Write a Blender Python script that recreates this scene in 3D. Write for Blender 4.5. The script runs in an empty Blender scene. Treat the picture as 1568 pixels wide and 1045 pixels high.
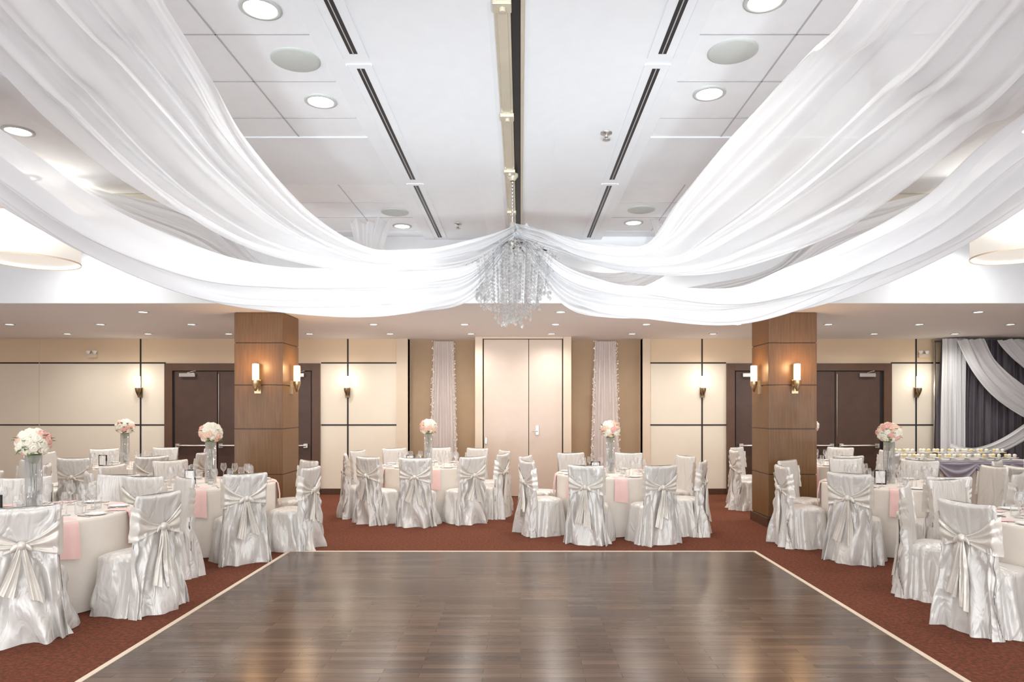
import bpy, math, random
from mathutils import Vector, Matrix, noise
random.seed(7)
S = bpy.context.scene
COL = S.collection
pi = math.pi

# ------------------------------------------------------------------ materials
def mat(name, col, rough=0.5, metal=0.0, var=0.04, scale=8.0, bump=0.0, bscale=60.0,
        emit=None, es=0.0, sheen=0.0, spec=0.5, coat=0.0):
    m = bpy.data.materials.new(name); m.use_nodes = True
    nt = m.node_tree; b = nt.nodes['Principled BSDF']
    tc = nt.nodes.new('ShaderNodeTexCoord')
    nz = nt.nodes.new('ShaderNodeTexNoise'); nz.inputs['Scale'].default_value = scale
    nt.links.new(tc.outputs['Object'], nz.inputs['Vector'])
    cr = nt.nodes.new('ShaderNodeValToRGB')
    c = col
    cr.color_ramp.elements[0].position = 0.3; cr.color_ramp.elements[1].position = 0.7
    cr.color_ramp.elements[0].color = (c[0]*(1-var), c[1]*(1-var), c[2]*(1-var), 1)
    cr.color_ramp.elements[1].color = (min(1, c[0]*(1+var)), min(1, c[1]*(1+var)), min(1, c[2]*(1+var)), 1)
    nt.links.new(nz.outputs['Fac'], cr.inputs['Fac'])
    nt.links.new(cr.outputs['Color'], b.inputs['Base Color'])
    b.inputs['Roughness'].default_value = rough
    b.inputs['Metallic'].default_value = metal
    b.inputs['Specular IOR Level'].default_value = spec
    b.inputs['Sheen Weight'].default_value = sheen
    b.inputs['Coat Weight'].default_value = coat
    if emit:
        b.inputs['Emission Color'].default_value = (*emit, 1)
        b.inputs['Emission Strength'].default_value = es
    if bump > 0:
        n2 = nt.nodes.new('ShaderNodeTexNoise'); n2.inputs['Scale'].default_value = bscale
        nt.links.new(tc.outputs['Object'], n2.inputs['Vector'])
        bp = nt.nodes.new('ShaderNodeBump'); bp.inputs['Strength'].default_value = bump
        bp.inputs['Distance'].default_value = 0.01
        nt.links.new(n2.outputs['Fac'], bp.inputs['Height'])
        nt.links.new(bp.outputs['Normal'], b.inputs['Normal'])
    return m

def srgb(r, g, b):
    f = lambda v: ((v/255+0.055)/1.055)**2.4 if v/255 > 0.04045 else v/255/12.92
    return (f(r), f(g), f(b))

def satin(name, col, rough=0.3, metal=0.35, wr=0.5):
    m = bpy.data.materials.new(name); m.use_nodes = True
    nt = m.node_tree; N = nt.nodes; L = nt.links; b = N['Principled BSDF']
    b.inputs['Base Color'].default_value = (*col, 1); b.inputs['Roughness'].default_value = rough
    b.inputs['Metallic'].default_value = metal; b.inputs['Sheen Weight'].default_value = 0.1
    tc = N.new('ShaderNodeTexCoord'); mp = N.new('ShaderNodeMapping'); mp.inputs['Scale'].default_value = (9, 9, 3.5)
    nz = N.new('ShaderNodeTexNoise'); nz.inputs['Scale'].default_value = 1.0; nz.inputs['Detail'].default_value = 2
    nz.inputs['Distortion'].default_value = 1.4
    L.new(tc.outputs['Object'], mp.inputs[0]); L.new(mp.outputs[0], nz.inputs['Vector'])
    bp = N.new('ShaderNodeBump'); bp.inputs['Strength'].default_value = wr; bp.inputs['Distance'].default_value = 0.05
    L.new(nz.outputs['Fac'], bp.inputs['Height']); L.new(bp.outputs['Normal'], b.inputs['Normal'])
    return m

def fabric(name, col, transp, transl=0.4):
    m = bpy.data.materials.new(name); m.use_nodes = True
    nt = m.node_tree; N = nt.nodes; L = nt.links
    for n in list(N): N.remove(n)
    out = N.new('ShaderNodeOutputMaterial')
    d = N.new('ShaderNodeBsdfDiffuse'); d.inputs['Color'].default_value = (*col, 1)
    t = N.new('ShaderNodeBsdfTranslucent'); t.inputs['Color'].default_value = (*col, 1)
    g = N.new('ShaderNodeBsdfGlossy'); g.inputs['Roughness'].default_value = 0.45
    tr = N.new('ShaderNodeBsdfTransparent')
    m1 = N.new('ShaderNodeMixShader'); m1.inputs[0].default_value = transl
    L.new(d.outputs[0], m1.inputs[1]); L.new(t.outputs[0], m1.inputs[2])
    m2 = N.new('ShaderNodeMixShader'); m2.inputs[0].default_value = 0.05
    L.new(m1.outputs[0], m2.inputs[1]); L.new(g.outputs[0], m2.inputs[2])
    m3 = N.new('ShaderNodeMixShader')
    tc = N.new('ShaderNodeTexCoord'); nz = N.new('ShaderNodeTexNoise'); nz.inputs['Scale'].default_value = 2.0
    L.new(tc.outputs['Object'], nz.inputs['Vector'])
    mr = N.new('ShaderNodeMapRange'); mr.inputs['To Min'].default_value = transp*0.8; mr.inputs['To Max'].default_value = transp*1.2
    L.new(nz.outputs['Fac'], mr.inputs['Value']); L.new(mr.outputs[0], m3.inputs[0])
    L.new(m2.outputs[0], m3.inputs[1]); L.new(tr.outputs[0], m3.inputs[2])
    L.new(m3.outputs[0], out.inputs['Surface'])
    return m

def glass(name, tint=(1, 1, 1), op=0.25, dif=0.4, dc=(0.85, 0.86, 0.88)):
    m = bpy.data.materials.new(name); m.use_nodes = True
    nt = m.node_tree; N = nt.nodes; L = nt.links
    for n in list(N): N.remove(n)
    out = N.new('ShaderNodeOutputMaterial')
    tr = N.new('ShaderNodeBsdfTransparent'); tr.inputs['Color'].default_value = (*tint, 1)
    g = N.new('ShaderNodeBsdfGlossy'); g.inputs['Roughness'].default_value = 0.05
    d = N.new('ShaderNodeBsdfDiffuse'); d.inputs['Color'].default_value = (*dc, 1)
    a = N.new('ShaderNodeMixShader'); a.inputs[0].default_value = 1-dif
    L.new(d.outputs[0], a.inputs[1]); L.new(g.outputs[0], a.inputs[2])
    lw = N.new('ShaderNodeLayerWeight'); lw.inputs['Blend'].default_value = 0.35
    mp = N.new('ShaderNodeMapRange'); mp.inputs['To Min'].default_value = op*0.4; mp.inputs['To Max'].default_value = min(1, op*3)
    L.new(lw.outputs['Facing'], mp.inputs['Value'])
    mx = N.new('ShaderNodeMixShader'); L.new(mp.outputs[0], mx.inputs[0])
    L.new(tr.outputs[0], mx.inputs[1]); L.new(a.outputs[0], mx.inputs[2])
    L.new(mx.outputs[0], out.inputs['Surface'])
    return m

M = {}
M['white'] = mat('ceiling_paint', (0.87, 0.90, 0.93), 0.8, var=0.01)
M['tile'] = mat('ceiling_tile_white', (0.91, 0.935, 0.96), 0.9, var=0.015, bump=0.15, bscale=200)
M['grid'] = mat('tile_grid_grey', (0.5, 0.51, 0.53), 0.5)
M['beige_soffit'] = mat('soffit_beige', srgb(214, 208, 194), 0.8, var=0.01)
M['lowceil'] = mat('low_ceiling_paint', srgb(238, 234, 232), 0.8, var=0.01)
M['wall'] = mat('wall_cream', srgb(240, 230, 212), 0.6, var=0.015, scale=2)
M['wallpale'] = mat('wall_panel_ivory', srgb(238, 228, 211), 0.55, var=0.015, scale=2)
M['wallup'] = mat('wall_upper_tan', srgb(230, 208, 178), 0.6, var=0.02, scale=2)
M['taupe'] = mat('wall_taupe', srgb(184, 158, 128), 0.7, var=0.03, scale=3)
M['black'] = mat('black_reveal', (0.012, 0.011, 0.012), 0.5)
M['trimlight'] = mat('trim_light', srgb(226, 208, 186), 0.5, var=0.01)
M['centerdoor'] = mat('door_blush_laminate', srgb(218, 200, 184), 0.4, var=0.015)
M['darkwood'] = mat('door_dark_wood', srgb(80, 58, 48), 0.4, var=0.12, scale=5)
M['framewood'] = mat('door_frame_wood', srgb(94, 67, 50), 0.4, var=0.1, scale=5)
M['steel'] = mat('brushed_steel', (0.6, 0.58, 0.55), 0.3, 1.0)
M['bronze'] = mat('bronze', (0.28, 0.2, 0.12), 0.35, 0.9)
M['brass'] = mat('brass_satin', (0.62, 0.47, 0.28), 0.3, 0.9)
M['rail'] = mat('track_rail_cream', srgb(200, 192, 172), 0.35, 0.3)
M['satin'] = satin('chair_cover_satin', (0.755, 0.735, 0.70), 0.34, 0.18, 0.5)
M['sash'] = satin('sash_ivory_satin', (0.80, 0.765, 0.70), 0.29, 0.2, 0.25)
M['linen'] = mat('tablecloth_ivory', srgb(236, 228, 218), 0.6, var=0.02, sheen=0.2)
M['napkin'] = mat('napkin_blush_pink', srgb(246, 206, 200), 0.6, var=0.03, sheen=0.2)
M['roseW'] = mat('rose_white', srgb(248, 243, 226), 0.6, var=0.03, scale=30)
M['roseP'] = mat('rose_peach', srgb(246, 210, 188), 0.6, var=0.06, scale=30)
M['roseK'] = mat('rose_pink', srgb(240, 186, 174), 0.6, var=0.06, scale=30)
M['leaf'] = mat('leaf_green', srgb(110, 130, 80), 0.5, var=0.2, scale=20)
M['glass'] = glass('clear_glass', op=0.3)
M['crystal'] = glass('crystal_bead', op=0.36, dif=0.3, dc=(0.6, 0.6, 0.6))
M['drape'] = fabric('voile_white', (0.86, 0.86, 0.87), 0.12, 0.25)
M['sheer'] = fabric('voile_sheer', (0.83, 0.83, 0.84), 0.33, 0.25)
M['backdropwhite'] = fabric('backdrop_voile', (0.92, 0.92, 0.93), 0.03, 0.2)
M['sheerp'] = fabric('voile_blush', srgb(244, 234, 230), 0.1, 0.2)
M['curtaingrey'] = mat('backdrop_charcoal', srgb(90, 84, 92), 0.5, var=0.08, sheen=0.2)
M['lav'] = mat('overlay_lavender_grey', srgb(170, 167, 182), 0.4, var=0.05, sheen=0.3)
M['cupcake'] = mat('cake_yellow', srgb(240, 222, 160), 0.7, var=0.05)
M['china'] = mat('china_white', (0.88, 0.88, 0.88), 0.2, var=0.01)
M['pinkbox'] = mat('gift_pink', srgb(235, 90, 140), 0.5)
M['frameblack'] = mat('picture_frame_dark', srgb(40, 36, 40), 0.3)
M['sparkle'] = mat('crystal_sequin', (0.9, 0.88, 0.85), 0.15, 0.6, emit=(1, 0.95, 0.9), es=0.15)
M['lamp'] = mat('downlight_lens', (1, 1, 1), 0.5, emit=(1, 0.99, 0.97), es=9.0)
M['speaker'] = mat('speaker_grille', srgb(198, 203, 199), 0.7, var=0.04, scale=200)
M['sconce'] = mat('sconce_glass_warm', (1, 0.9, 0.75), 0.4, emit=(1, 0.66, 0.36), es=2.2)
M['sconcew'] = mat('sconce_glass_white', (1, 0.95, 0.9), 0.4, emit=(1, 0.84, 0.66), es=2.4)
M['drum'] = mat('drum_shade_linen', (0.88, 0.86, 0.80), 0.8, emit=(1, 0.96, 0.88), es=0.42)

def wood(name, c1, c2, sc=(30, 30, 1.5), rough=0.35):
    m = bpy.data.materials.new(name); m.use_nodes = True
    nt = m.node_tree; N = nt.nodes; L = nt.links; b = N['Principled BSDF']
    tc = N.new('ShaderNodeTexCoord'); mp = N.new('ShaderNodeMapping'); mp.inputs['Scale'].default_value = sc
    nz = N.new('ShaderNodeTexNoise'); nz.inputs['Scale'].default_value = 2; nz.inputs['Detail'].default_value = 6
    cr = N.new('ShaderNodeValToRGB'); cr.color_ramp.elements[0].color = (*c1, 1); cr.color_ramp.elements[1].color = (*c2, 1)
    cr.color_ramp.elements[0].position = 0.3; cr.color_ramp.elements[1].position = 0.7
    L.new(tc.outputs['Object'], mp.inputs[0]); L.new(mp.outputs[0], nz.inputs['Vector'])
    L.new(nz.outputs['Fac'], cr.inputs[0]); L.new(cr.outputs[0], b.inputs['Base Color'])
    b.inputs['Roughness'].default_value = rough
    return m
M['veneer'] = wood('column_veneer', srgb(110, 78, 47), srgb(130, 95, 59))
M['plinth'] = wood('plinth_wood', srgb(76, 54, 40), srgb(92, 67, 50))

def floor_wood():
    m = bpy.data.materials.new('dance_floor_planks'); m.use_nodes = True
    nt = m.node_tree; N = nt.nodes; L = nt.links; b = N['Principled BSDF']
    tc = N.new('ShaderNodeTexCoord')
    br = N.new('ShaderNodeTexBrick'); br.inputs['Scale'].default_value = 1.0
    br.inputs['Brick Width'].default_value = 0.62; br.inputs['Row Height'].default_value = 0.07
    br.inputs['Mortar Size'].default_value = 0.0014; br.inputs['Bias'].default_value = 0.0
    br.inputs['Color1'].default_value = (*srgb(106, 87, 74), 1)
    br.inputs['Color2'].default_value = (*srgb(80, 65, 56), 1)
    br.inputs['Mortar'].default_value = (*srgb(50, 40, 36), 1)
    br.offset = 0.37; br.offset_frequency = 2
    L.new(tc.outputs['Object'], br.inputs['Vector'])
    mp = N.new('ShaderNodeMapping'); mp.inputs['Scale'].default_value = (1.5, 30, 1)
    nz = N.new('ShaderNodeTexNoise'); nz.inputs['Scale'].default_value = 2; nz.inputs['Detail'].default_value = 6
    L.new(tc.outputs['Object'], mp.inputs[0]); L.new(mp.outputs[0], nz.inputs['Vector'])
    mr = N.new('ShaderNodeMapRange'); mr.inputs['To Min'].default_value = 0.7; mr.inputs['To Max'].default_value = 1.3
    L.new(nz.outputs['Fac'], mr.inputs['Value'])
    mx = N.new('ShaderNodeVectorMath'); mx.operation = 'SCALE'
    L.new(br.outputs['Color'], mx.inputs[0]); L.new(mr.outputs[0], mx.inputs['Scale'])
    L.new(mx.outputs[0], b.inputs['Base Color'])
    b.inputs['Roughness'].default_value = 0.22; b.inputs['Specular IOR Level'].default_value = 0.38
    n2 = N.new('ShaderNodeTexNoise'); n2.inputs['Scale'].default_value = 1.5
    mp2 = N.new('ShaderNodeMapping'); mp2.inputs['Scale'].default_value = (0.6, 13, 1)
    L.new(tc.outputs['Object'], mp2.inputs[0]); L.new(mp2.outputs[0], n2.inputs['Vector'])
    bp = N.new('ShaderNodeBump'); bp.inputs['Strength'].default_value = 0.05; bp.inputs['Distance'].default_value = 0.02
    L.new(n2.outputs['Fac'], bp.inputs['Height']); L.new(bp.outputs['Normal'], b.inputs['Normal'])
    return m
M['planks'] = floor_wood()

def carpet():
    m = bpy.data.materials.new('carpet_red_brown'); m.use_nodes = True
    nt = m.node_tree; N = nt.nodes; L = nt.links; b = N['Principled BSDF']
    tc = N.new('ShaderNodeTexCoord')
    nz = N.new('ShaderNodeTexNoise'); nz.inputs['Scale'].default_value = 34; nz.inputs['Detail'].default_value = 5
    nz.inputs['Roughness'].default_value = 0.75
    L.new(tc.outputs['Object'], nz.inputs['Vector'])
    cr = N.new('ShaderNodeValToRGB'); e = cr.color_ramp.elements
    e[0].position = 0.36; e[0].color = (*srgb(80, 66, 46), 1)
    e[1].position = 0.60; e[1].color = (*srgb(126, 74, 56), 1)
    x = e.new(0.47); x.color = (*srgb(106, 62, 47), 1)
    x = e.new(0.70); x.color = (*srgb(150, 66, 62), 1)
    L.new(nz.outputs['Fac'], cr.inputs[0]); L.new(cr.outputs[0], b.inputs['Base Color'])
    b.inputs['Roughness'].default_value = 0.95; b.inputs['Specular IOR Level'].default_value = 0.1
    bp = N.new('ShaderNodeBump'); bp.inputs['Strength'].default_value = 0.3; bp.inputs['Distance'].default_value = 0.01
    L.new(nz.outputs['Fac'], bp.inputs['Height']); L.new(bp.outputs['Normal'], b.inputs['Normal'])
    return m
M['carpet'] = carpet()

# ------------------------------------------------------------------ mesh builder
class MB:
    def __init__(s): s.v = []; s.f = []; s.m = []; s.s = []; s.mats = []
    def mi(s, k):
        if k not in s.mats: s.mats.append(k)
        return s.mats.index(k)
    def add(s, vs, fs, k, smooth=False):
        o = len(s.v); i = s.mi(k)
        s.v += [tuple(v) for v in vs]
        for f in fs:
            s.f.append([a+o for a in f]); s.m.append(i); s.s.append(smooth)
    def box(s, x0, x1, y0, y1, z0, z1, k):
        vs = [(x, y, z) for z in (z0, z1) for y in (y0, y1) for x in (x0, x1)]
        s.add(vs, [(0, 2, 3, 1), (4, 5, 7, 6), (0, 1, 5, 4), (2, 6, 7, 3), (0, 4, 6, 2), (1, 3, 7, 5)], k)
    def lathe(s, prof, k, c=(0, 0, 0), seg=24, smooth=True, cap0=False, cap1=False):
        vs = []; fs = []
        for r, z in prof:
            for i in range(seg):
                a = 2*pi*i/seg; vs.append((c[0]+r*math.cos(a), c[1]+r*math.sin(a), c[2]+z))
        for j in range(len(prof)-1):
            for i in range(seg):
                fs.append((j*seg+i, j*seg+(i+1) % seg, (j+1)*seg+(i+1) % seg, (j+1)*seg+i))
        if cap0: fs.append(tuple(range(seg))[::-1])
        if cap1: fs.append(tuple((len(prof)-1)*seg+i for i in range(seg)))
        s.add(vs, fs, k, smooth)
    def grid(s, fn, nu, nv, k, closed=False, smooth=True, cap0=False, cap1=False):
        vs = [fn(i/nu, j/nv) for i in range(nu+1) for j in range(nv if closed else nv+1)]
        w = nv if closed else nv+1; fs = []
        for i in range(nu):
            for j in range(nv):
                j2 = (j+1) % w
                fs.append((i*w+j, i*w+j2, (i+1)*w+j2, (i+1)*w+j))
        if cap0: fs.append(tuple(range(w))[::-1])
        if cap1: fs.append(tuple(nu*w+j for j in range(w)))
        s.add(vs, fs, k, smooth)
    def tube(s, p, q, r, k, seg=8):
        p = Vector(p); q = Vector(q); d = (q-p).normalized()
        a = d.cross(Vector((0, 0, 1))) if abs(d.z) < 0.95 else d.cross(Vector((1, 0, 0)))
        a.normalize(); b = d.cross(a)
        s.grid(lambda u, v: tuple(p.lerp(q, u)+a*r*math.cos(2*pi*v)+b*r*math.sin(2*pi*v)), 1, seg, k, closed=True, cap0=True, cap1=True)
    def mesh(s, name):
        me = bpy.data.meshes.new(name); me.from_pydata(s.v, [], s.f)
        for k in s.mats: me.materials.append(M[k])
        me.polygons.foreach_set('material_index', s.m)
        me.polygons.foreach_set('use_smooth', s.s)
        me.update(); return me
    def obj(s, name, loc=(0, 0, 0), rz=0.0, bevel=0.0, parent=None):
        return put(s.mesh(name), name, loc, rz, bevel, parent)

def put(me, name, loc=(0, 0, 0), rz=0.0, bevel=0.0, parent=None):
    o = bpy.data.objects.new(name, me); COL.objects.link(o)
    o.location = loc; o.rotation_euler = (0, 0, rz)
    if parent: o.parent = parent
    if bevel > 0:
        b = o.modifiers.new('bevel', 'BEVEL'); b.width = bevel; b.segments = 2; b.limit_method = 'ANGLE'
    return o
def box(name, x0, x1, y0, y1, z0, z1, k, bevel=0.0):
    b = MB(); b.box(x0, x1, y0, y1, z0, z1, k); return b.obj(name, bevel=bevel)

def light(kind, name, loc, power, col=(1, 1, 1), rot=(0, 0, 0), radius=0.05, angle=150, blend=0.6, parent=None, size=None):
    l = bpy.data.lights.new(name, kind); l.energy = power; l.color = col
    if kind == 'SPOT':
        l.spot_size = math.radians(angle); l.spot_blend = blend; l.shadow_soft_size = radius
    elif kind == 'POINT': l.shadow_soft_size = radius
    elif kind == 'AREA':
        l.shape = 'DISK'; l.size = size
    o = bpy.data.objects.new(name, l); COL.objects.link(o); o.location = loc; o.rotation_euler = rot
    if parent: o.parent = parent
    return o

# ------------------------------------------------------------------ room shell
XL, XR, YB, YF = -10.5, 10.5, 13.05, -3.0
ZL, ZB, ZT = 2.97, 3.77, 3.82
box('floor', XL, XR, YF, 13.5, -0.1, 0.0, 'carpet')
d = MB(); d.box(-2.61, 2.64, -1.5, 7.74, 0.0, 0.018, 'planks')
d.box(-2.65, -2.61, -1.5, 7.78, 0.0, 0.022, 'trimlight'); d.box(2.64, 2.68, -1.5, 7.78, 0.0, 0.022, 'trimlight')
d.box(-2.61, 2.64, 7.74, 7.78, 0.0, 0.022, 'trimlight')
d.obj('dance_floor')

box('wall_left', XL-0.2, XL, YF, 13.5, 0, 4, 'wall')
box('wall_right', XR, XR+0.2, YF, 13.5, 0, 4, 'wall')
def backwall(name, x0, x1):
    w = MB()
    w.box(x0, x1, YB, YB+0.2, 0, 2.51, 'wallpale'); w.box(x0, x1, YB, YB+0.2, 2.51, ZL, 'wallup')
    return w.obj(name)
backwall('wall_back_left', XL, -2.15); backwall('wall_back_right', 2.33, XR)
box('wall_back_recess', -2.4, 2.6, 13.3, 13.5, 0, ZL, 'taupe')
box('trim_1', -2.36, -2.15, YB-0.05, 13.3, 0, ZL, 'trimlight')
box('trim_2', 2.33, 2.47, YB-0.05, 13.3, 0, ZL, 'trimlight')

rv = MB()
for z in (2.51, 1.325):
    for x0, x1 in ((XL, -6.78), (-3.81, -2.37), (2.48, 3.93), (7.08, XR)):
        rv.box(x0, x1, YB-0.006, YB, z-0.013, z+0.013, 'black')
for x in (-7.26, -3.30, 3.47, 7.56):
    rv.box(x-0.014, x+0.014, YB-0.007, YB, 0.1, ZL, 'black')
rv.box(-9.2, -9.19, YB-0.007, YB, 0.1, ZL, 'trimlight')
rv.obj('trim_3')
bb = MB()
for x0, x1 in ((XL, -6.78), (-3.81, -2.36), (2.47, 3.93), (7.08, XR)):
    bb.box(x0, x1, YB-0.03, YB, 0, 0.11, 'plinth')
for x0, x1 in ((-2.15, -0.84), (0.94, 2.33)):
    bb.box(x0, x1, 13.27, 13.3, 0, 0.11, 'plinth')
bb.obj('baseboard_back', bevel=0.005)

sd = MB()
sd.box(-0.84, -0.70, 12.6, 13.3, 0, ZL, 'trimlight'); sd.box(0.79, 0.94, 12.6, 13.3, 0, ZL, 'trimlight')
sd.box(-0.70, 0.79, 12.6, 12.75, 2.93, ZL, 'trimlight')
sd.obj('trim_4', bevel=0.008)
dr = MB()
dr.box(-0.68, 0.146, 12.66, 12.7, 0.01, 2.92, 'centerdoor'); dr.box(0.158, 0.77, 12.66, 12.7, 0.01, 2.92, 'centerdoor')
dr.box(-0.70, 0.79, 12.7, 12.72, 0.0, 2.93, 'black')
dr.box(0.28, 0.335, 12.64, 12.66, 1.15, 1.32, 'steel'); dr.tube((0.307, 12.60, 1.22), (0.307, 12.64, 1.22), 0.018, 'steel'); dr.tube((0.307, 12.60, 1.22), (0.21, 12.6, 1.22), 0.01, 'steel')
dr.box(-0.66, -0.62, 12.645, 12.66, 0.98, 1.1, 'steel')
dr.obj('door_1', bevel=0.003)

def dark_doors(name, x0, x1, leaves):
    b = MB(); y = YB
    b.box(x0, x0+0.15, y-0.06, y, 0, 2.5, 'framewood'); b.box(x1-0.15, x1, y-0.06, y, 0, 2.5, 'framewood')
    b.box(x0+0.15, x1-0.15, y-0.06, y, 2.36, 2.5, 'framewood')
    b.box(x0+0.15, x1-0.15, y-0.012, y, 0, 2.36, 'black')
    for (a, c, hinge) in leaves:
        b.box(a+0.008, c-0.008, y-0.03, y-0.012, 0.01, 2.345, 'darkwood')
        if c-a > 0.5:
            b.tube((a+0.08, y-0.09, 0.93), (c-0.08, y-0.09, 0.93), 0.022, 'steel')
            b.box(a+0.05, a+0.13, y-0.1, y-0.03, 0.89, 0.97, 'steel'); b.box(c-0.13, c-0.05, y-0.1, y-0.03, 0.89, 0.97, 'steel')
            hx = a+0.12 if hinge < 0 else c-0.42
            b.box(hx, hx+0.3, y-0.1, y-0.035, 2.24, 2.31, 'steel')
            b.tube((hx+0.15, y-0.08, 2.32), (hx+0.3, y-0.05, 2.36), 0.008, 'steel')
    for q in range(len(leaves)-1):
        c = leaves[q][1]; b.tube((c+0.03, y-0.045, 1.1), (c+0.03, y-0.045, 2.3), 0.008, 'steel')
    return b.obj(name, (0, -0.001, 0), bevel=0.003)
dark_doors('door_2', -6.78, -3.82, [(-6.6, -5.78, -1), (-5.78, -4.96, 1), (-4.96, -4.79, 1), (-4.79, -3.99, 1)])
dark_doors('door_3', 3.93, 7.07, [(4.1, 4.9, -1), (4.9, 5.18, 1), (5.18, 6.0, -1), (6.0, 6.86, 1)])

sf = MB(); sf.box(XL, XR, 8.65, 13.5, ZL, ZT+0.1, 'lowceil')
sf.obj('ceiling_soffit')
box('trim_5', XL, XR, 8.60, 8.65, ZL-0.0, ZT, 'white')
box('ceiling', XL, XR, YF, 8.65, ZT, ZT+0.1, 'tile')
be = MB()
be.box(-1.2, 1.02, YF, 8.6, ZB, ZT, 'white')
for a, c in ((5.45, 6.6), (8.35, 8.6), (1.2, 1.8)):
    be.box(-3.3, -1.2, a, c, ZT-0.012, ZT, 'white'); be.box(1.02, 3.3, a, c, ZT-0.012, ZT, 'white')
be.box(-3.6, -3.3, YF, 8.6, ZB, ZT, 'white'); be.box(3.3, 3.6, YF, 8.6, ZB, ZT, 'white')
be.obj('ceiling_beam', bevel=0.005)
b2 = MB()
b2.box(XL, -3.6, 6.9, 7.4, 3.6, ZT, 'beige_soffit'); b2.box(3.6, XR, 6.9, 7.4, 3.6, ZT, 'beige_soffit')
b2.box(XL, -3.6, 4.2, 4.6, 3.66, ZT, 'beige_soffit'); b2.box(3.6, XR, 4.2, 4.6, 3.66, ZT, 'beige_soffit')
b2.obj('ceiling_crossbeam', bevel=0.01)
bk = MB()
prof = [(-0.40, ZB), (-0.36, ZB-0.012), (-0.17, ZB-0.075), (0.05, ZB-0.075), (0.24, ZB-0.012), (0.28, ZB)]
vs = [(x, y, z) for y in (YF, 8.6) for x, z in prof]
n = len(prof); bk.add(vs, [(i, i+1, n+i+1, n+i) for i in range(n-1)]+[tuple(range(n))[::-1], tuple(range(n, 2*n))], 'white')
bk.obj('ceiling_bulkhead')
tk = MB()
z0 = ZB-0.075
tk.box(-0.135, -0.05, YF, 8.6, z0-0.03, z0, 'rail'); tk.box(-0.12, -0.065, YF, 8.6, z0-0.038, z0-0.03, 'rail')
tk.box(-0.05, 0.0, YF, 8.6, z0-0.006, z0, 'black'); tk.box(0.0, 0.022, YF, 8.6, z0-0.02, z0, 'rail')
for y in (2.2, 3.4, 4.7, 5.8, 7.0, 8.2):
    tk.box(-0.14, -0.045, y-0.04, y+0.04, z0-0.055, z0-0.03, 'rail')
    tk.tube((-0.09, y, z0-0.075), (-0.09, y, z0-0.03), 0.018, 'rail')
tk.obj('partition_track', bevel=0.003)
sl = MB()
for xc in (-0.995, 0.845):
    for a, c in ((-2.2, 0.9), (1.0, 4.12), (4.2, 6.36), (6.44, 8.5)):
        sl.box(xc-0.075, xc+0.075, a, c, ZB-0.006, ZB, 'white')
        sl.box(xc-0.024, xc+0.024, a+0.05, c-0.05, ZB-0.008, ZB-0.006, 'black')
        sl.box(xc-0.003, xc+0.003, a+0.05, c-0.05, ZB-0.011, ZB-0.008, 'grid')
        sl.box(xc-0.08, xc-0.074, a, c, ZB-0.012, ZB, 'white'); sl.box(xc+0.074, xc+0.08, a, c, ZB-0.012, ZB, 'white')
sl.obj('linear_air_diffuser', (0, 0, -0.001))
g = MB()
for sx, xs in ((-1, [-1.77, -2.34, -2.91]), (1, [1.60, 2.17, 2.74, 3.2])):
    for x in xs: g.box(x-0.005, x+0.005, YF, 8.35, ZT-0.004, ZT, 'grid')
for y in [3.96+0.57*i for i in range(-11, 3)]+[7.2, 7.77]:
    g.box(-3.3, -1.2, y-0.005, y+0.005, ZT-0.004, ZT, 'grid'); g.box(1.02, 3.3, y-0.005, y+0.005, ZT-0.004, ZT, 'grid')
g.obj('ceiling_grid')

# ------------------------------------------------------------------ ceiling fixtures
def downlight_mesh(r):
    b = MB()
    b.lathe([(r*1.25, 0), (r*1.25, -0.008), (r, -0.012), (r*0.96, -0.004)], 'speaker', seg=32)
    b.lathe([(r*0.96, -0.004), (0.001, -0.006)], 'lamp', seg=32, smooth=False)
    return b.mesh('recessed_downlight')
DL1, DL2 = downlight_mesh(0.062), downlight_mesh(0.09)
for k in range(12):
    x = -8.03+1.43*k
    for y, every in ((9.35, 2), (10.73, 1), (12.1, 1)):
        if every == 2 and k % 2: continue
        if 9.3 < y < 10.2 and (-4.05 < x < -3.2 or 3.3 < x < 4.2): continue
        o = put(DL1, 'recessed_downlight', (x, y, ZL))
        light('SPOT', 'lamp', (0, 0, -0.03), 46, (1, 0.965, 0.915), radius=0.06, angle=160, blend=0.9, parent=o)
for x, y, z, p in [(-1.41, 3.7, ZT, 45), (-1.41, 4.82, ZT, 70), (-1.41, 8.13, ZT, 80), (1.3, 3.63, ZT, 45), (1.3, 4.7, ZT, 55), (1.32, 7.98, ZT, 80),
                (-1.41, 2.3, ZT, 40), (1.3, 2.3, ZT, 25), (-3.93, 5.34, ZT, 70), (4.0, 5.3, ZT, 70), (-5.2, 8.1, ZT, 80), (5.3, 8.1, ZT, 80),
                (-3.93, 2.5, ZT, 60), (4.0, 2.5, ZT, 50), (-6.5, 5.34, ZT, 90), (6.5, 5.3, ZT, 90), (-1.41, 0.3, ZT, 80), (1.3, 0.3, ZT, 80), (-4, 0, ZT, 80), (4, 0, ZT, 80)]:
    o = put(DL2, 'recessed_downlight', (x, y, z))
    light('SPOT', 'lamp', (0, 0, -0.03), p, (1, 0.98, 0.95), radius=0.08, angle=155, blend=0.9, parent=o)
sp = MB(); sp.lathe([(0.15, 0), (0.15, -0.006), (0.135, -0.012), (0.001, -0.014)], 'speaker', seg=40)
SPK = sp.mesh('ceiling_speaker')
for x, y in ((-1.40, 4.25), (-1.39, 7.56), (1.29, 4.15), (1.32, 7.46)):
    put(SPK, 'ceiling_speaker', (x, y, ZT))
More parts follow.
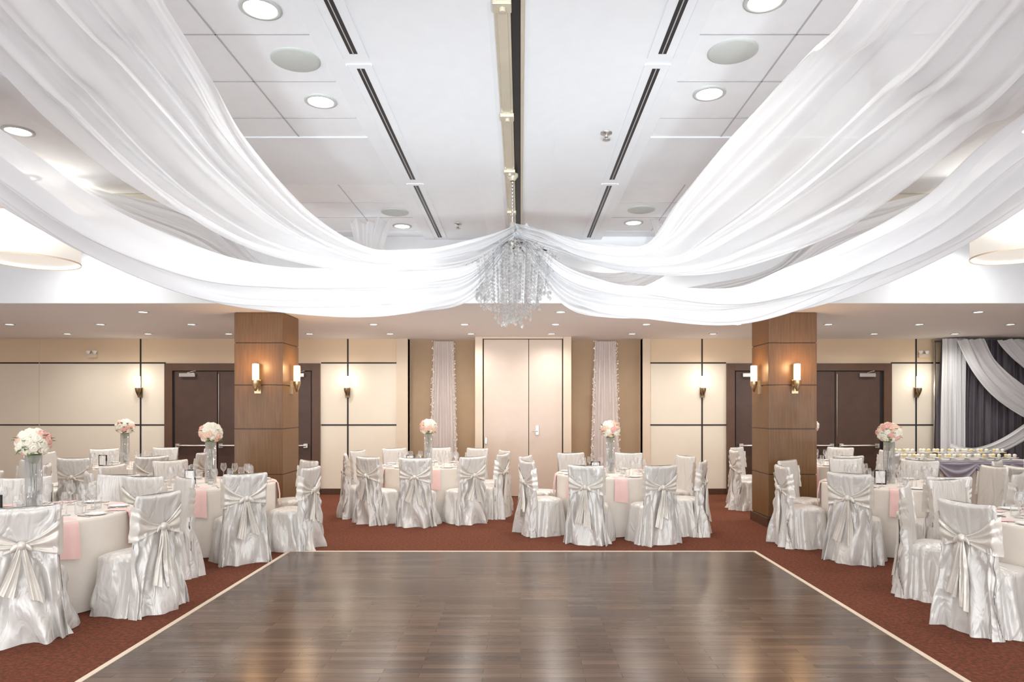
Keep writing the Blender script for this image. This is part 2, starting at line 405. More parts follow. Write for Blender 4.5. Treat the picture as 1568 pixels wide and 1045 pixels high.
for x, y in ((0.66, 5.25), (-0.72, 7.85)):
    s_ = MB(); s_.lathe([(0.045, 0), (0.045, -0.01), (0.015, -0.015), (0.012, -0.05), (0.03, -0.055), (0.03, -0.06), (0.001, -0.062)], 'steel', seg=16)
    s_.obj('fire_sprinkler', (x, y, ZB-0.001))

# added fill spots in made-up cans, out of view, to brighten ceiling and drapes
def fill_uplight(x, y, tx, ty, p, ang, z=0.0):
    b = MB(); b.lathe([(0.001, 0), (0.12, 0), (0.12, 0.02), (0.09, 0.03), (0.1, 0.2), (0.09, 0.2), (0.08, 0.18), (0.001, 0.18)], 'frameblack', seg=24)
    o = b.obj('added_fill_light', (x, y, z))
    dv = Vector((tx-x, ty-y, ZB-0.25)); q = (-dv).to_track_quat('Z', 'Y').to_euler()
    light('SPOT', 'lamp', (0, 0, 0.25), p, (0.88, 0.95, 1.0), rot=q, radius=0.2, angle=ang, blend=1.0, parent=o)
fill_uplight(-0.7, -2.0, -0.4, 8.0, 1400, 40, 0.0); fill_uplight(0.7, -2.0, 0.4, 8.0, 1400, 40, 0.0)
fill_uplight(-3.0, -2.2, -1.5, 4.5, 125, 100); fill_uplight(3.0, -2.2, 1.5, 4.5, 105, 100)
fill_uplight(-8.5, 1.2, -4.0, 7.4, 290, 84); fill_uplight(8.5, 1.2, 4.0, 7.4, 290, 84)

# drum pendants
for x, y in ((-4.57, 6.4), (4.5, 6.15)):
    e = MB()
    e.lathe([(0.375, -0.2), (0.38, -0.2), (0.38, 0.2), (0.375, 0.2)], 'drum', seg=48)
    e.lathe([(0.372, -0.17), (0.001, -0.172)], 'drum', seg=48)
    e.lathe([(0.385, -0.205), (0.385, -0.19)], 'trimlight', seg=48); e.lathe([(0.385, 0.19), (0.385, 0.205)], 'trimlight', seg=48)
    e.tube((0, 0, -0.15), (0, 0, ZT-3.22), 0.008, 'steel')
    e.lathe([(0.07, ZT-3.22), (0.07, ZT-3.24), (0.01, ZT-3.26)], 'steel', seg=20)
    for a in range(3):
        e.tube((0, 0, 0.18), (0.375*math.cos(a*2.094), 0.375*math.sin(a*2.094), 0.18), 0.005, 'steel', 6)
    o = e.obj('drum_pendant_lamp', (x, y, 3.22))
    light('POINT', 'bulb', (0, 0, 0.24), 10, (1, 0.97, 0.93), radius=0.12, parent=o)

# ------------------------------------------------------------------ columns + sconces
def column(x0, x1, y0, y1):
    b = MB(); b.box(x0+0.012, x1-0.012, y0+0.012, y1-0.012, 0, ZL, 'plinth')
    zs = [0.14, 0.73, 1.36, 1.965, 2.55, ZL]
    for i in range(len(zs)-1):
        g_ = 0.006
        b.box(x0, x1, y0, y1, zs[i]+g_, zs[i+1]-g_, 'veneer')
    b.box(x0-0.02, x1+0.02, y0-0.02, y1+0.02, 0, 0.13, 'plinth')
    return b.obj('wood_column', bevel=0.004)
column(-3.95, -3.28, 9.42, 10.09); column(3.42, 4.09, 9.42, 10.09)

def sconce(loc, rz, warm):
    b = MB(); k = 'sconce' if warm else 'sconcew'
    b.box(-0.045, 0.045, -0.02, 0, -0.27, -0.08, 'brass' if warm else 'bronze')
    b.box(-0.02, 0.02, -0.1, -0.02, -0.17, -0.13, 'brass' if warm else 'bronze')
    b.lathe([(0.012, -0.24), (0.045, -0.15), (0.05, -0.12), (0.05, -0.09)], 'brass' if warm else 'bronze', c=(0, -0.09, 0), seg=20, cap0=True)
    b.lathe([(0.044, -0.10), (0.046, 0.0), (0.044, 0.13), (0.03, 0.135), (0.001, 0.135)], k, c=(0, -0.09, 0), seg=24)
    o = b.obj('wall_sconce', loc, rz)
    light('POINT', 'bulb', (0, -0.22, 0.1), 7 if warm else 2.6, (1, 0.60, 0.28) if warm else (1, 0.9, 0.76), radius=0.06, parent=o)
sconce((-3.62, 9.42, 2.12), 0, True); sconce((-3.28, 9.74, 2.12), pi/2, True)
sconce((3.78, 9.42, 2.12), 0, True); sconce((3.42, 9.74, 2.12), -pi/2, True)
for x in (-7.26, -3.30, 3.47, 7.56): sconce((x, YB-0.008, 2.12), 0, False)

for x in (-8.15, 7.7):
    b = MB(); b.box(-0.09, 0.09, -0.05, 0, -0.05, 0.02, 'trimlight')
    for s_ in (-1, 1):
        b.lathe([(0.02, 0.0), (0.045, 0.05), (0.045, 0.06), (0.001, 0.062)], 'china', c=(s_*0.06, -0.05, 0.02), seg=16)
    b.obj('emergency_light', (x-0.02, YB-0.001, 2.66))

# ------------------------------------------------------------------ draped fabrics
def cr(P, t):
    n = len(P)-1; f = min(t*n, n-1e-6); i = int(f); f -= i
    p0 = P[max(i-1, 0)]; p1 = P[i]; p2 = P[i+1]; p3 = P[min(i+2, n)]
    return 0.5*((2*p1)+(p2-p0)*f+(2*p0-5*p1+4*p2-p3)*f*f+(3*p1-p0-3*p2+p3)*f**3)
def swag(name, low, up, k, seed=0, folds=7, amp=0.05, bulge=0.12, nu=110, nv=110):
    Lo = [Vector(p) for p in low]; Up = [Vector(p) for p in up]
    def fn(u, v):
        a = cr(Lo, u); b = cr(Up, u)
        u2 = min(u+0.01, 1); u1 = max(u-0.01, 0)
        t = (cr(Lo, u2).lerp(cr(Up, u2), v)-cr(Lo, u1).lerp(cr(Up, u1), v))
        ac = b-a; w = ac.length
        N = t.cross(ac)
        if N.length < 1e-6: N = Vector((0, -1, 0))
        N.normalize()
        vv = v+0.12*noise.noise(Vector((v*2.5+seed, u*2.2, seed)))
        s1 = math.sin(2*pi*folds*vv+1.5*noise.noise(Vector((u*3, seed, 0))))
        r = 0.6*math.copysign(abs(s1)**0.75, s1)
        r += 0.5*math.sin(2*pi*folds*0.47*vv+seed+3*noise.noise(Vector((u*1.7, v, seed+4))))
        r += 0.35*noise.noise(Vector((v*folds*2.3, u*3, seed*1.3)))
        r += 0.16*math.sin(2*pi*folds*3.1*vv+2*seed+4*noise.noise(Vector((u*2.3, v*2, seed+9))))
        A = min(w, 0.6)*amp*2.0+0.01
        e = 0.05*w*noise.noise(Vector((u*4, seed*2.1, 3)))*(1 if v < .5 else -1)*abs(2*v-1)
        return tuple(a.lerp(b, v)+ac*e+N*(A*r*0.7)+Vector((0, 0, -1))*(w*bulge*math.sin(pi*v)*min(1, 6*u)))
    b = MB(); b.grid(fn, nu, nv, k); return b.obj(name)
H = (-0.04, 5.9, 3.24); H2 = (-0.04, 5.86, 3.12)
lowA = [H2, (-.43, 5.8, 2.59), (-.85, 5.65, 2.445), (-1.34, 5.45, 2.40), (-1.876, 5.2, 2.401), (-2.378, 5.0, 2.478), (-2.94, 4.75, 2.741), (-3.432, 4.5, 3.093), (-4.3, 4.15, 3.75)]
upA = [H, (-.40, 5.75, 2.86), (-.81, 5.4, 2.72), (-1.254, 5.1, 2.641), (-1.75, 4.85, 2.601), (-2.187, 4.6, 2.64), (-2.662, 4.3, 2.823), (-3.05, 4.0, 3.143), (-3.8, 3.55, 3.75)]
swag('ceiling_drape', lowA, upA, 'drape', 1, 4, 0.12, 0.05, 120, 120)
lowB = [H2, (-.50, 5.4, 2.756), (-.943, 5.0, 2.66), (-1.307, 4.6, 2.623), (-1.615, 4.25, 2.626), (-1.855, 3.9, 2.695), (-2.028, 3.55, 2.805), (-2.134, 3.2, 2.936), (-2.212, 2.9, 3.079), (-2.5, 1.9, 3.72)]
upB = [H, (-.30, 5.5, 3.034), (-.669, 5.1, 2.836), (-.999, 4.7, 2.734), (-1.274, 4.2, 2.836), (-1.437, 3.6, 3.062), (-1.438, 3.15, 3.202), (-1.452, 2.8, 3.324), (-1.452, 2.5, 3.408), (-1.6, 1.5, 3.75)]
swag('ceiling_drape', lowB, upB, 'sheer', 2, 5, 0.085, 0.03, 120, 130)
lowC = [H2, (-.438, 5.95, 2.6), (-1.016, 6.0, 2.506), (-1.719, 6.05, 2.547), (-2.454, 6.15, 2.856), (-3.03, 6.25, 3.115), (-3.66, 6.3, 3.398), (-4.266, 6.35, 3.75)]
upC = [H, (-.41, 5.98, 2.82), (-1.016, 6.1, 2.712), (-1.719, 6.15, 2.808), (-2.355, 6.2, 2.98), (-2.838, 6.35, 3.412), (-3.527, 6.5, 3.62), (-4.2, 6.75, 3.75)]
swag('ceiling_drape', lowC, upC, 'drape', 3, 4, 0.085, 0.03)
lowD = [H2, (-.5, 6.3, 2.85), (-1.1, 6.95, 2.85), (-1.7, 7.4, 3.2), (-1.95, 7.8, 3.78)]
upD = [H, (-.4, 6.4, 3.0), (-1.0, 6.8, 3.0), (-1.45, 7.3, 3.3), (-1.45, 7.7, 3.78)]
swag('ceiling_drape', lowD, upD, 'drape', 4, 4, 0.05, 0.02)
mir = lambda P, dx=0.0, dz=0.0: [(-p[0]+dx*(0 if i == 0 else 1), p[1], p[2]+dz*(0 if i in (0, len(P)-1) else 1)) for i, p in enumerate(P)]
lowA2 = [H2, (.294, 5.8, 2.59), (.557, 5.65, 2.434), (1.059, 5.45, 2.364), (1.508, 5.2, 2.302), (1.88, 5.0, 2.353), (2.31, 4.8, 2.50), (2.785, 4.6, 2.763), (3.246, 4.4, 3.081), (4.2, 4.1, 3.75)]
upA2 = [H, (.32, 5.75, 2.888), (.687, 5.4, 2.668), (1.088, 5.1, 2.56), (1.499, 4.85, 2.48), (1.773, 4.6, 2.52), (2.118, 4.4, 2.64), (2.514, 4.15, 2.85), (2.877, 3.9, 3.217), (3.7, 3.5, 3.75)]
swag('ceiling_drape', lowA2, upA2, 'drape', 5, 4, 0.12, 0.05, 120, 120)
lowB2 = [H2, (.332, 5.5, 2.897), (.795, 5.1, 2.689), (1.273, 4.7, 2.608), (1.617, 4.3, 2.638), (1.901, 3.95, 2.746), (2.077, 3.6, 2.873), (2.22, 3.3, 3.008), (2.3, 3.0, 3.1), (2.6, 1.9, 3.72)]
upB2 = [H, (.177, 5.6, 3.124), (.463, 5.2, 2.909), (.823, 4.7, 2.77), (.977, 4.2, 2.936), (1.108, 3.7, 3.066), (1.178, 3.3, 3.118), (1.251, 2.95, 3.189), (1.301, 2.6, 3.255), (1.5, 1.6, 3.75)]
swag('ceiling_drape', lowB2, upB2, 'sheer', 6, 5, 0.085, 0.03, 120, 130)
swag('ceiling_drape', mir(lowC, -0.05, -0.05), mir(upC, -0.05, -0.05), 'drape', 7, 4, 0.085, 0.03)
swag('ceiling_drape', mir(lowD), mir(upD), 'drape', 8, 4, 0.05, 0.02)

# ------------------------------------------------------------------ chandelier
ch = MB(); rnd = random.Random(3)
def bead(b, c, r, k='crystal'):
    x, y, z = c
    b.add([(x+r, y, z), (x, y+r, z), (x-r, y, z), (x, y-r, z), (x, y, z+r*1.4), (x, y, z-r*1.4)],
          [(0, 1, 4), (1, 2, 4), (2, 3, 4), (3, 0, 4), (1, 0, 5), (2, 1, 5), (3, 2, 5), (0, 3, 5)], k)
for i in range(170):
    a = rnd.random()*2*pi; q = math.sqrt(rnd.random()); r = 0.42*q
    zt = 0.10*(1-q*q)+rnd.uniform(-0.04, 0.03)
    zb = -0.58+0.34*q**1.5+rnd.uniform(-0.04, 0.08)
    x, y = r*math.cos(a), r*math.sin(a); z = zt
    inward = 0.12
    while z > zb:
        f = (zt-z)/max(zt-zb, .01)
        bead(ch, (x*(1-inward*f), y*(1-inward*f), z), rnd.choice((0.006, 0.008, 0.012)))
        z -= 0.032
    bead(ch, (x*(1-inward), y*(1-inward), zb-0.02), 0.016)
    if i % 3 == 0:
        ch.tube((0, 0, 0.16), (x*0.6, y*0.6, zt+0.05), 0.0025, 'steel', 5); ch.tube((x*0.6, y*0.6, zt+0.05), (x, y, zt), 0.0025, 'steel', 5)
ch.lathe([(0.03, 0.30), (0.05, 0.22), (0.03, 0.17), (0.06, 0.13), (0.02, 0.08)], 'steel', seg=20)
ch.tube((0, 0, 0.1), (0, 0, 0.72), 0.006, 'steel')
for i in range(12):
    zz = 0.34+0.03*i
    ch.lathe([(0.008, zz), (0.013, zz+0.012), (0.008, zz+0.024)], 'steel', seg=8)
ch.lathe([(0.02, 0.66), (0.05, 0.7), (0.05, 0.72)], 'rail', seg=20)
for a in range(6):
    ch.tube((0, 0, 0.14), (0.3*math.cos(a), 0.3*math.sin(a), 0.06), 0.006, 'frameblack', 6)
co = ch.obj('crystal_chandelier', (-0.07, 5.9, 2.95))
light('POINT', 'bulb', (0, 0, -0.7), 4, (1, 0.97, 0.93), radius=0.05, parent=co)

# ------------------------------------------------------------------ chair
def sgnp(c, p): return math.copysign(abs(c)**p, c)
def chair_mesh(seed):
    rn = random.Random(seed)
    F = [(rn.randint(3, 5), rn.random()*6.28, 0.8), (rn.randint(7, 10), rn.random()*6.28, 1.0), (rn.randint(13, 17), rn.random()*6.28, 0.5)]
    tw = [rn.uniform(-5, 5) for _ in F]
    def fold(th, z, ):
        s_ = 0
        for (n_, p, a), t in zip(F, tw):
            q = math.sin(n_*th+p+t*z*2.2); s_ += a*math.copysign(abs(q)**0.8, q)
        return s_
    KZ = 0.69
    b = MB()
    def skirt(u, v):
        th = 2*pi*v
        if u < 0.82:
            f = u/0.82; z = 0.46*f; h = (1-f)
            a_ = 0.215+0.055*h**1.4; d_ = 0.20+0.055*h**1.4; am = 0.006+0.024*h**0.6
        else:
            f = (u-0.82)/0.18; z = 0.46+0.025*math.sin(f*pi/2); a_ = 0.215*(1-f*0.98); d_ = 0.20*(1-f*0.98); am = 0.004*(1-f)
        e = 0.55
        x = a_*sgnp(math.cos(th), e); y = d_*sgnp(math.sin(th), e)
        fo = am*fold(th, z)
        if y > 0.1: fo *= 0.4; y = min(y, 0.215)
        L = math.hypot(x, y)+1e-6
        return (x+x/L*fo, y+y/L*fo, max(0.002, z))
    b.grid(skirt, 20, 96, 'satin', closed=True)
    def yc(z): return -0.205-0.10*max(0, z-0.42)
    ph = rn.random()*6
    def back(u, v):
        th = 2*pi*v
        if u < 0.86:
            f = u/0.86; z = 0.915*f
            if z < KZ:
                h = (KZ-z)/KZ; a_ = 0.214+0.055*h**1.5; d_ = 0.033+0.035*h; am = 0.003+0.026*h**0.7
                yy = yc(z)-0.04*h
            else:
                h = 0; a_ = 0.214+0.014*(z-KZ)/.22; d_ = 0.033; am = 0.002; yy = yc(z)
        else:
            f = (u-0.86)/0.14; z = 0.915+0.03*math.sin(f*pi/2); a_ = 0.228*(1-0.12*f*f); d_ = 0.033*math.cos(f*pi/2*0.98); am = 0.001; yy = yc(.915)-0.003; h = 0
        x = a_*sgnp(math.cos(th), 0.5); y = d_*sgnp(math.sin(th), 0.7)
        back_ = math.sin(th) < 0
        fo = am*fold(th*1.0+1.3, z)*(1.2 if back_ else .5)
        if back_ and h > 0:
            g_ = x/(0.06+0.22*h)
            fo += 0.019*min(1, h*5)*math.sin(g_*9+ph)*math.exp(-0.3*abs(g_))
            fo += 0.02*math.sin(min(1, h*2)*pi)*math.exp(-(x/0.08)**2)
        return (x, yy+y+(-fo if back_ else fo*.3), max(0.002, z+0.012*(x/0.2)**2*(z > .9)))
    b.grid(back, 38, 96, 'satin', closed=True, cap1=True)
    for sx in (-1, 1):
        fr = rn.uniform(2.4, 3.4); fp = rn.random()*6
        def fan(u, v):
            x = sx*(0.233*(1-u)+0.012*u)
            zs = 0.59+0.29*v; zk = KZ-0.018+0.036*v
            e = u**0.95
            z = zs*(1-e)+zk*e-0.02*math.sin(pi*u)*v-0.008*math.sin(pi*u)*(1-v)
            wrap = max(0, 1-u/0.10)
            vv = v+0.06*math.sin(v*7+fp)
            y = yc(z)-0.037-0.010*u-0.009*math.sin(vv*pi*2*fr+fp)*(0.35+0.65*math.sin(pi*u*.9))-0.022*u**3
            if u < 0.10: y += wrap*0.07
            return (x+sx*0.003, y, z)
        b.grid(fan, 24, 44, 'sash')
        ls = rn.uniform(0.45, 0.7)
        def loop(u, v):
            a = 2*pi*v; L = 0.10*u*ls
            rr = (0.010+0.034*math.sin(pi*min(u*0.95, 1))**.7)*ls
            return (sx*(0.01+L), yc(KZ)-0.064+rr*0.45*math.sin(a), KZ-0.035*u*u+rr*math.cos(a)*(1+0.15*math.sin(6*a)))
        b.grid(loop, 10, 20, 'sash', closed=True, cap1=True)
        ln = 0.40+rn.uniform(-0.14, 0.1); dx = rn.uniform(0.02, 0.09); tp = rn.random()*6
        def tail(u, v):
            w = 0.012+0.034*u**0.8
            x = sx*(0.012+dx*u**1.2)+(v-0.5)*2*w
            z = KZ-0.015-ln*u-0.04*v*u
            h = max(0, (KZ-z)/KZ)
            y = yc(z)-0.04*h-(0.033+0.035*h)-0.045-0.012*math.sin(v*pi*3.5+u*3+tp)*min(1, u*4)
            return (x, y, z)
        b.grid(tail, 18, 18, 'sash')
    b.lathe([(0.001, -0.034), (0.022, -0.026), (0.027, 0), (0.022, 0.026), (0.001, 0.034)], 'sash', c=(0, yc(KZ)-0.07, KZ), seg=16)
    return b.mesh('banquet_chair')
CH = [chair_mesh(s_) for s_ in (1, 2, 3, 5, 8, 13)]

# ------------------------------------------------------------------ tables
def table_mesh(seed):
    rn = random.Random(seed); ph = rn.random()*6
    b = MB()
    def cl(u, v):
        th = 2*pi*v
        if u < 0.25:
            r = 0.74*u/0.25; z = 0.752
        elif u < 0.32:
            f = (u-0.25)/0.07; r = 0.74+0.01*math.sin(f*pi/2); z = 0.752-0.01*(1-math.cos(f*pi/2))
        else:
            f = (u-0.32)/0.68; z = 0.742-0.735*f
            r = 0.75+0.004*f+(0.003+0.014*f)*(math.sin(17*th+ph+f)*.6+math.sin(11*th+ph*2-f)*.5)
        return (max(r, .001)*math.cos(th), max(r, .001)*math.sin(th), z)
    b.grid(cl, 24, 160, 'linen', closed=True)
    return b.mesh('banquet_table')
TB = table_mesh(1)
def napkins_mesh(n):
    b = MB()
    for i in range(n):
        a = 2*pi*(i+0.5)/n+(0.05 if i % 2 else -0.06)
        c, s_ = math.cos(a), math.sin(a)
        def nk(u, v):
            w = (v-0.5)*(0.15+0.03*u)
            if u < 0.4: r = 0.57+0.18*u/0.4; z = 0.757+0.002*math.sin(v*9)
            else:
                f = (u-0.4)/0.6; r = 0.757+0.024*min(1, f*2); z = 0.755-0.29*f-0.02*v
            r += 0.005*math.sin(v*pi*3)*(u > .42)
            return (r*c-w*s_, r*s_+w*c, z)
        b.grid(nk, 14, 8, 'napkin')
    return b.mesh('table_napkins')
def glasses_mesh(n):
    b = MB()
    wine = [(0.001, 0.002), (0.034, 0.003), (0.006, 0.01), (0.004, 0.09), (0.012, 0.10), (0.034, 0.125), (0.038, 0.155), (0.030, 0.20)]
    tum = [(0.001, 0.003), (0.028, 0.003), (0.034, 0.10)]
    for i in range(n):
        a = 2*pi*i/n
        for da, r, pf in ((0.17, 0.46, wine), (-0.02, 0.47, tum), (-0.2, 0.43, wine)):
            b.lathe(pf, 'glass', c=(r*math.cos(a+da), r*math.sin(a+da), 0.752), seg=14)
    for i in range(4):
        a = 0.5+i*pi/2
        b.lathe([(0.001, 0), (0.03, 0), (0.036, 0.06), (0.033, 0.06), (0.03, 0.01)], 'glass', c=(0.2*math.cos(a), 0.2*math.sin(a), 0.753), seg=14)
        b.lathe([(0.001, 0.035), (0.022, 0.033), (0.022, 0.005)], 'china', c=(0.2*math.cos(a), 0.2*math.sin(a), 0.753), seg=12)
    return b.mesh('wine_glasses')
def plates_mesh(n):
    b = MB()
    for i in range(n):
        a = 2*pi*i/n
        b.lathe([(0.001, 0.004), (0.06, 0.004), (0.085, 0.014), (0.087, 0.016)], 'china', c=(0.63*math.cos(a), 0.63*math.sin(a), 0.752), seg=24)
        for da in (-0.17, 0.17):
            c, s_ = math.cos(a+da), math.sin(a+da)
            b.tube((0.55*c, 0.55*s_, 0.757), (0.70*c, 0.70*s_, 0.757), 0.004, 'steel', 5)
    return b.mesh('side_plates')
SETS = {k: (napkins_mesh(k), glasses_mesh(k), plates_mesh(k)) for k in (8, 10)}
def flowers_mesh(seed):
    rn = random.Random(seed); b = MB()
    b.lathe([(0.062, 0.0), (0.065, 0.005), (0.062, 0.49), (0.059, 0.49), (0.06, 0.012), (0.001, 0.01)], 'glass', seg=28)
    for _ in range(110):
        a = rn.random()*6.28; r = rn.random()*0.05
        bead(b, (r*math.cos(a), r*math.sin(a), rn.uniform(0.02, 0.18)), 0.012)
    b.lathe([(0.03, 0.42), (0.05, 0.47), (0.06, 0.50)], 'leaf', seg=12, cap0=True)
    for i in range(5):
        b.tube((0.02*math.cos(i*1.25), 0.02*math.sin(i*1.25), 0.18), (0.03*math.cos(i*1.25+1), 0.03*math.sin(i*1.25+1), 0.48), 0.003, 'leaf', 5)
    C = Vector((0, 0, 0.60))
    n_ = 34
    for i in range(n_):
        zz = 1-2*(i+0.5)/n_; ph = i*2.39996; rr = math.sqrt(1-zz*zz)
        dr_ = Vector((rr*math.cos(ph), rr*math.sin(ph), zz))
        if zz < -0.85: continue
        P = C+Vector((dr_.x*0.105, dr_.y*0.105, dr_.z*0.09)); R = rn.uniform(0.036, 0.046)
        k = rn.choice(('roseW', 'roseW', 'roseW', 'roseP', 'roseK'))
        q = dr_.to_track_quat('Z', 'Y'); p0 = rn.random()*6
        def rose(u, v):
            t = u*pi*0.62; a = 2*pi*v
            r = R*(math.sin(t)*(1+0.12*math.sin(5*a+p0+u*9)))
            z = R*(math.cos(t)*0.8+0.2*math.cos(u*20+a))
            return tuple(P+q@Vector((r*math.cos(a), r*math.sin(a), z)))
        b.grid(rose, 12, 15, k, closed=True)
    for i in range(20):
        a = rn.random()*6.28; el = rn.uniform(-0.9, 0.5)
        d_ = Vector((math.cos(a)*math.cos(el), math.sin(a)*math.cos(el), math.sin(el)))
        base = C+d_*0.10; tip = C+d_*0.168; sd_ = d_.cross(Vector((0, 0, 1))).normalized()*0.02
        md = base.lerp(tip, .5)+Vector((0, 0, 0.01))
        b.add([base, md+sd_, tip, md-sd_], [(0, 1, 2, 3)], 'leaf')
    return b.mesh('flower_centerpiece')
FL = [flowers_mesh(1), flowers_mesh(2)]
def frame_mesh():
    b = MB()
    b.box(-0.065, 0.065, -0.008, 0.008, 0, 0.17, 'frameblack'); b.box(-0.05, 0.05, -0.0095, -0.008, 0.015, 0.155, 'china')
    b.box(-0.01, 0.01, 0.008, 0.06, 0, 0.01, 'frameblack')
    return b.mesh('table_number_frame')
FR = frame_mesh()

T = [  # x, y, phase, seats, skip, angle tweaks
    (-1.45, 10.73, 270, 10, (), {}), (1.24, 9.42, 292.5, 8, (), {}), (-3.72, 8.2, 266, 8, (86,), {131: 136, 356: 350}), (-6.2, 10.7, 270, 8, (), {}),
    (-4.18, 5.86, 303, 8, (), {33: 50, 78: 92, 123: 130}), (4.4, 8.15, 268, 8, (), {}), (4.5, 5.42, 197, 8, (), {152: 147}), (4.75, 11.2, 0, 8, (225,), {}),
    (-7.0, 7.9, 292.5, 8, (), {}), (7.15, 8.1, 270, 8, (), {})]
rn = random.Random(11)
for ti, (tx, ty, ph, n, skip, tweak) in enumerate(T):
    put(TB, 'banquet_table', (tx, ty, 0), rn.random()*6)
    pr = math.radians(ph); nk, gl, pl = SETS[n]
    put(nk, 'table_napkins', (tx, ty, 0), pr); put(gl, 'wine_glasses', (tx, ty, 0), pr); put(pl, 'side_plates', (tx, ty, 0), pr)
    put(FL[ti % 2], 'flower_centerpiece', (tx, ty, 0.753), rn.random()*6)
    put(FR, 'table_number_frame', (tx-0.26+0.04*(ti % 3), ty-0.14, 0.753), rn.uniform(-.4, .4))
    for i in range(n):
        dg = (ph+360/n*i) % 360
        if dg in skip: continue
        dg = tweak.get(dg, dg)
        a = math.radians(dg+rn.uniform(-2, 2)); r = 0.995+rn.uniform(-0.005, 0.025)
        put(rn.choice(CH), 'banquet_chair', (tx+r*math.cos(a), ty+r*math.sin(a), 0), a+pi/2+rn.uniform(-.06, .06))

# ------------------------------------------------------------------ curtains
def curtain(name, x0, x1, y, z0, z1, k, folds, amp=0.03, pinch=0.0, sparkle=False):
    b = MB()
    def fn(u, v):
        z = z0+(z1-z0)*u; xc = (x0+x1)/2; w = (x1-x0)
        w *= 1-pinch*u+0.04*math.sin(u*4)
        x = xc+(v-0.5)*w
        return (x, y+amp*math.sin(2*pi*folds*v+0.6*math.sin(u*5))+0.4*amp*math.sin(2*pi*folds*2.3*v+1), z)
    b.grid(fn, 24, folds*12, k)
    if sparkle:
        rr = random.Random(5)
        for i in range(260):
            z = z0+(z1-z0)*rr.random(); s_ = rr.choice((-1, 1))
            w = (x1-x0)*(1-pinch*(z-z0)/(z1-z0))
            bead(b, ((x0+x1)/2+s_*w*0.5*rr.uniform(0.85, 1.1), y-0.05+rr.uniform(-.01, .01), z), 0.012, 'sparkle')
    return b.obj(name)
curtain('sheer_curtain', -1.75, -1.22, 13.2, 0.0, 2.94, 'sheerp', 7, 0.02, 0.25, True)
curtain('sheer_curtain', 1.36, 1.92, 13.2, 0.0, 2.94, 'sheerp', 7, 0.02, 0.25, True)
curtain('backdrop_curtain', 7.86, 10.4, 12.82, 0.0, 2.94, 'curtaingrey', 18, 0.035)
curtain('backdrop_white_drape', 7.84, 8.27, 12.70, 0.0, 2.94, 'backdropwhite', 5, 0.035, 0.0)
swag('backdrop_swag', [(8.05, 12.6, 2.9), (8.3, 12.5, 2.3), (8.7, 12.45, 1.8), (9.3, 12.45, 1.42), (10.3, 12.5, 1.15)],
     [(8.55, 12.6, 2.93), (8.7, 12.5, 2.5), (9.1, 12.45, 2.1), (9.65, 12.45, 1.78), (10.35, 12.5, 1.6)], 'backdropwhite', 9, 4, 0.05, 0.0, 50, 60)
swag('backdrop_swag', [(8.8, 12.6, 2.9), (9.1, 12.52, 2.5), (9.6, 12.5, 2.12), (10.3, 12.5, 1.9)],
     [(9.35, 12.6, 2.93), (9.55, 12.52, 2.72), (9.9, 12.5, 2.5), (10.35, 12.5, 2.3)], 'backdropwhite', 10, 3, 0.05, 0.0, 50, 60)
swag('backdrop_swag', [(7.85, 12.6, 0.72), (8.2, 12.5, 0.70), (8.8, 12.42, 0.85), (9.5, 12.42, 1.25), (10.3, 12.5, 1.75)],
     [(7.95, 12.6, 1.0), (8.3, 12.5, 0.92), (8.8, 12.42, 1.12), (9.4, 12.42, 1.55), (10.2, 12.5, 2.1)], 'backdropwhite', 12, 3, 0.06, 0.0, 50, 60)
b = MB(); b.box(7.84, 10.4, 12.94, 12.98, 2.9, 2.96, 'steel'); b.tube((7.86, 12.96, 0), (7.86, 12.96, 2.95), 0.02, 'steel'); b.tube((10.38, 12.96, 0), (10.38, 12.96, 2.95), 0.02, 'steel')
b.obj('backdrop_stand')

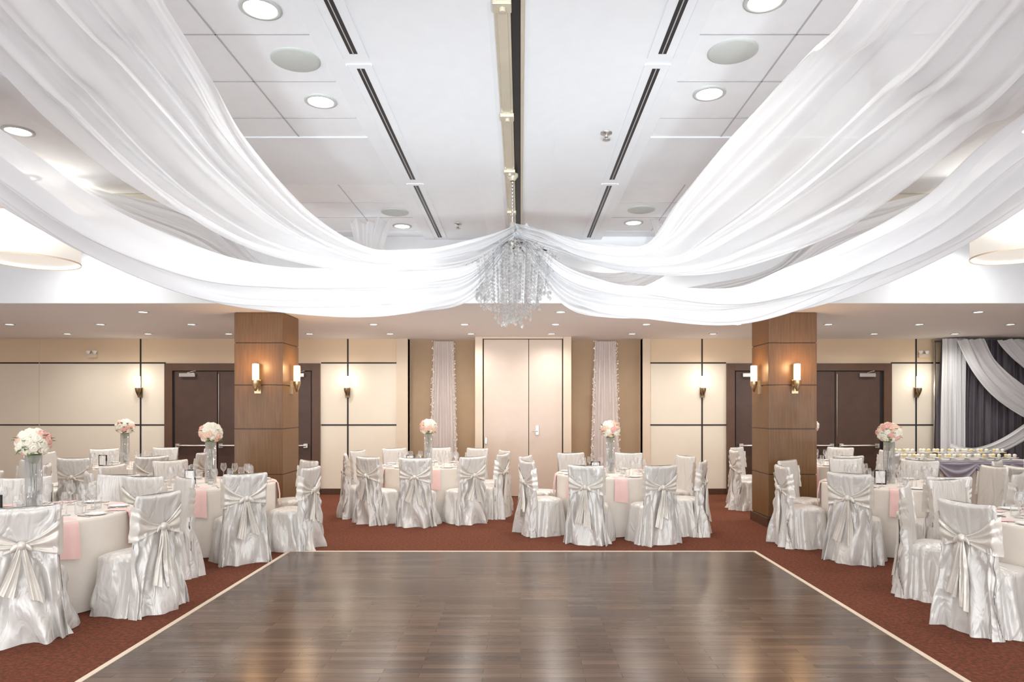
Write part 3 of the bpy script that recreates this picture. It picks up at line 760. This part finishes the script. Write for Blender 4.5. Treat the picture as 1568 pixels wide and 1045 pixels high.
# ------------------------------------------------------------------ dessert table
dt = MB()
x0, x1, y0, y1 = 6.25, 8.65, 11.2, 11.95
def ovl(u, v):
    per = [(x0, y0), (x1, y0), (x1, y1), (x0, y1)]
    L = [x1-x0, y1-y0, x1-x0, y1-y0]; tot = sum(L); t = v*tot; i = 0
    while i < 3 and t > L[i]: t -= L[i]; i += 1
    p = per[i]; q = per[(i+1) % 4]; f = min(1, t/L[i])
    x = p[0]+(q[0]-p[0])*f; y = p[1]+(q[1]-p[1])*f
    nx, ny = [(0, -1), (1, 0), (0, 1), (-1, 0)][i]
    am = (0.004+0.02*(1-u))*math.sin(v*tot*2*pi/0.13)
    return (x+nx*am, y+ny*am, 0.005+0.745*u)
dt.grid(ovl, 8, 300, 'linen', closed=True)
dt.box(x0, x1, y0, y1, 0.745, 0.765, 'linen')
for i in range(4):
    w = (x1-x0)/4; a = x0+i*w
    def sc(u, v):
        z = 0.762-u*(0.10+0.26*math.sin(pi*v))
        return (a+w*v, y0-0.03-0.02*math.sin(u*pi*5)*math.sin(pi*v)-0.02*u, z)
    dt.grid(sc, 20, 20, 'lav')
dt.box(x0-0.01, x1+0.01, y0-0.035, y0+0.25, 0.765, 0.772, 'lav')
dt.obj('dessert_table')
cp = MB(); rr = random.Random(2)
for i in range(8):
    for j in range(2):
        x = x0+0.15+i*0.25+rr.uniform(-.02, .02); y = y0+0.16+j*0.3
        h = 0.05+0.07*j
        cp.lathe([(0.001, 0), (0.05, 0), (0.015, 0.012), (0.012, h-.01), (0.11, h), (0.115, h+0.008), (0.001, h+0.008)], 'china', c=(x, y, 0.772), seg=20)
        for q in range(5):
            aa = q*1.256; 
            cp.lathe([(0.001, 0), (0.02, 0), (0.027, 0.03), (0.03, 0.035), (0.02, 0.05), (0.001, 0.055)], 'cupcake' if (i+q) % 3 == 0 else 'roseW', c=(x+0.065*math.cos(aa), y+0.065*math.sin(aa), 0.78+h), seg=10)
cp.obj('cupcake_stands')
b = MB(); b.box(8.43, 8.59, 11.25, 11.37, 0.772, 0.95, 'pinkbox'); b.box(8.5, 8.52, 11.245, 11.375, 0.772, 0.955, 'china'); b.box(8.425, 8.595, 11.3, 11.32, 0.772, 0.955, 'china')
b.obj('gift_box', bevel=0.004)

# ------------------------------------------------------------------ world, camera
w = bpy.data.worlds.new('World'); S.world = w; w.use_nodes = True
bg = w.node_tree.nodes['Background']; bg.inputs['Color'].default_value = (0.95, 0.97, 1.0, 1); bg.inputs['Strength'].default_value = 2.7
cam = bpy.data.cameras.new('Camera'); co = bpy.data.objects.new('Camera', cam); COL.objects.link(co)
co.location = (0, 0, 1.65); co.rotation_euler = (pi/2, 0, 0)
cam.lens = 24; cam.sensor_width = 36; cam.sensor_fit = 'HORIZONTAL'
cam.shift_x = -0.0083; cam.shift_y = 0.0654
cam.clip_end = 100
S.camera = co
S.view_settings.view_transform = 'Standard'
S.view_settings.look = 'None'
S.view_settings.exposure = 0.14
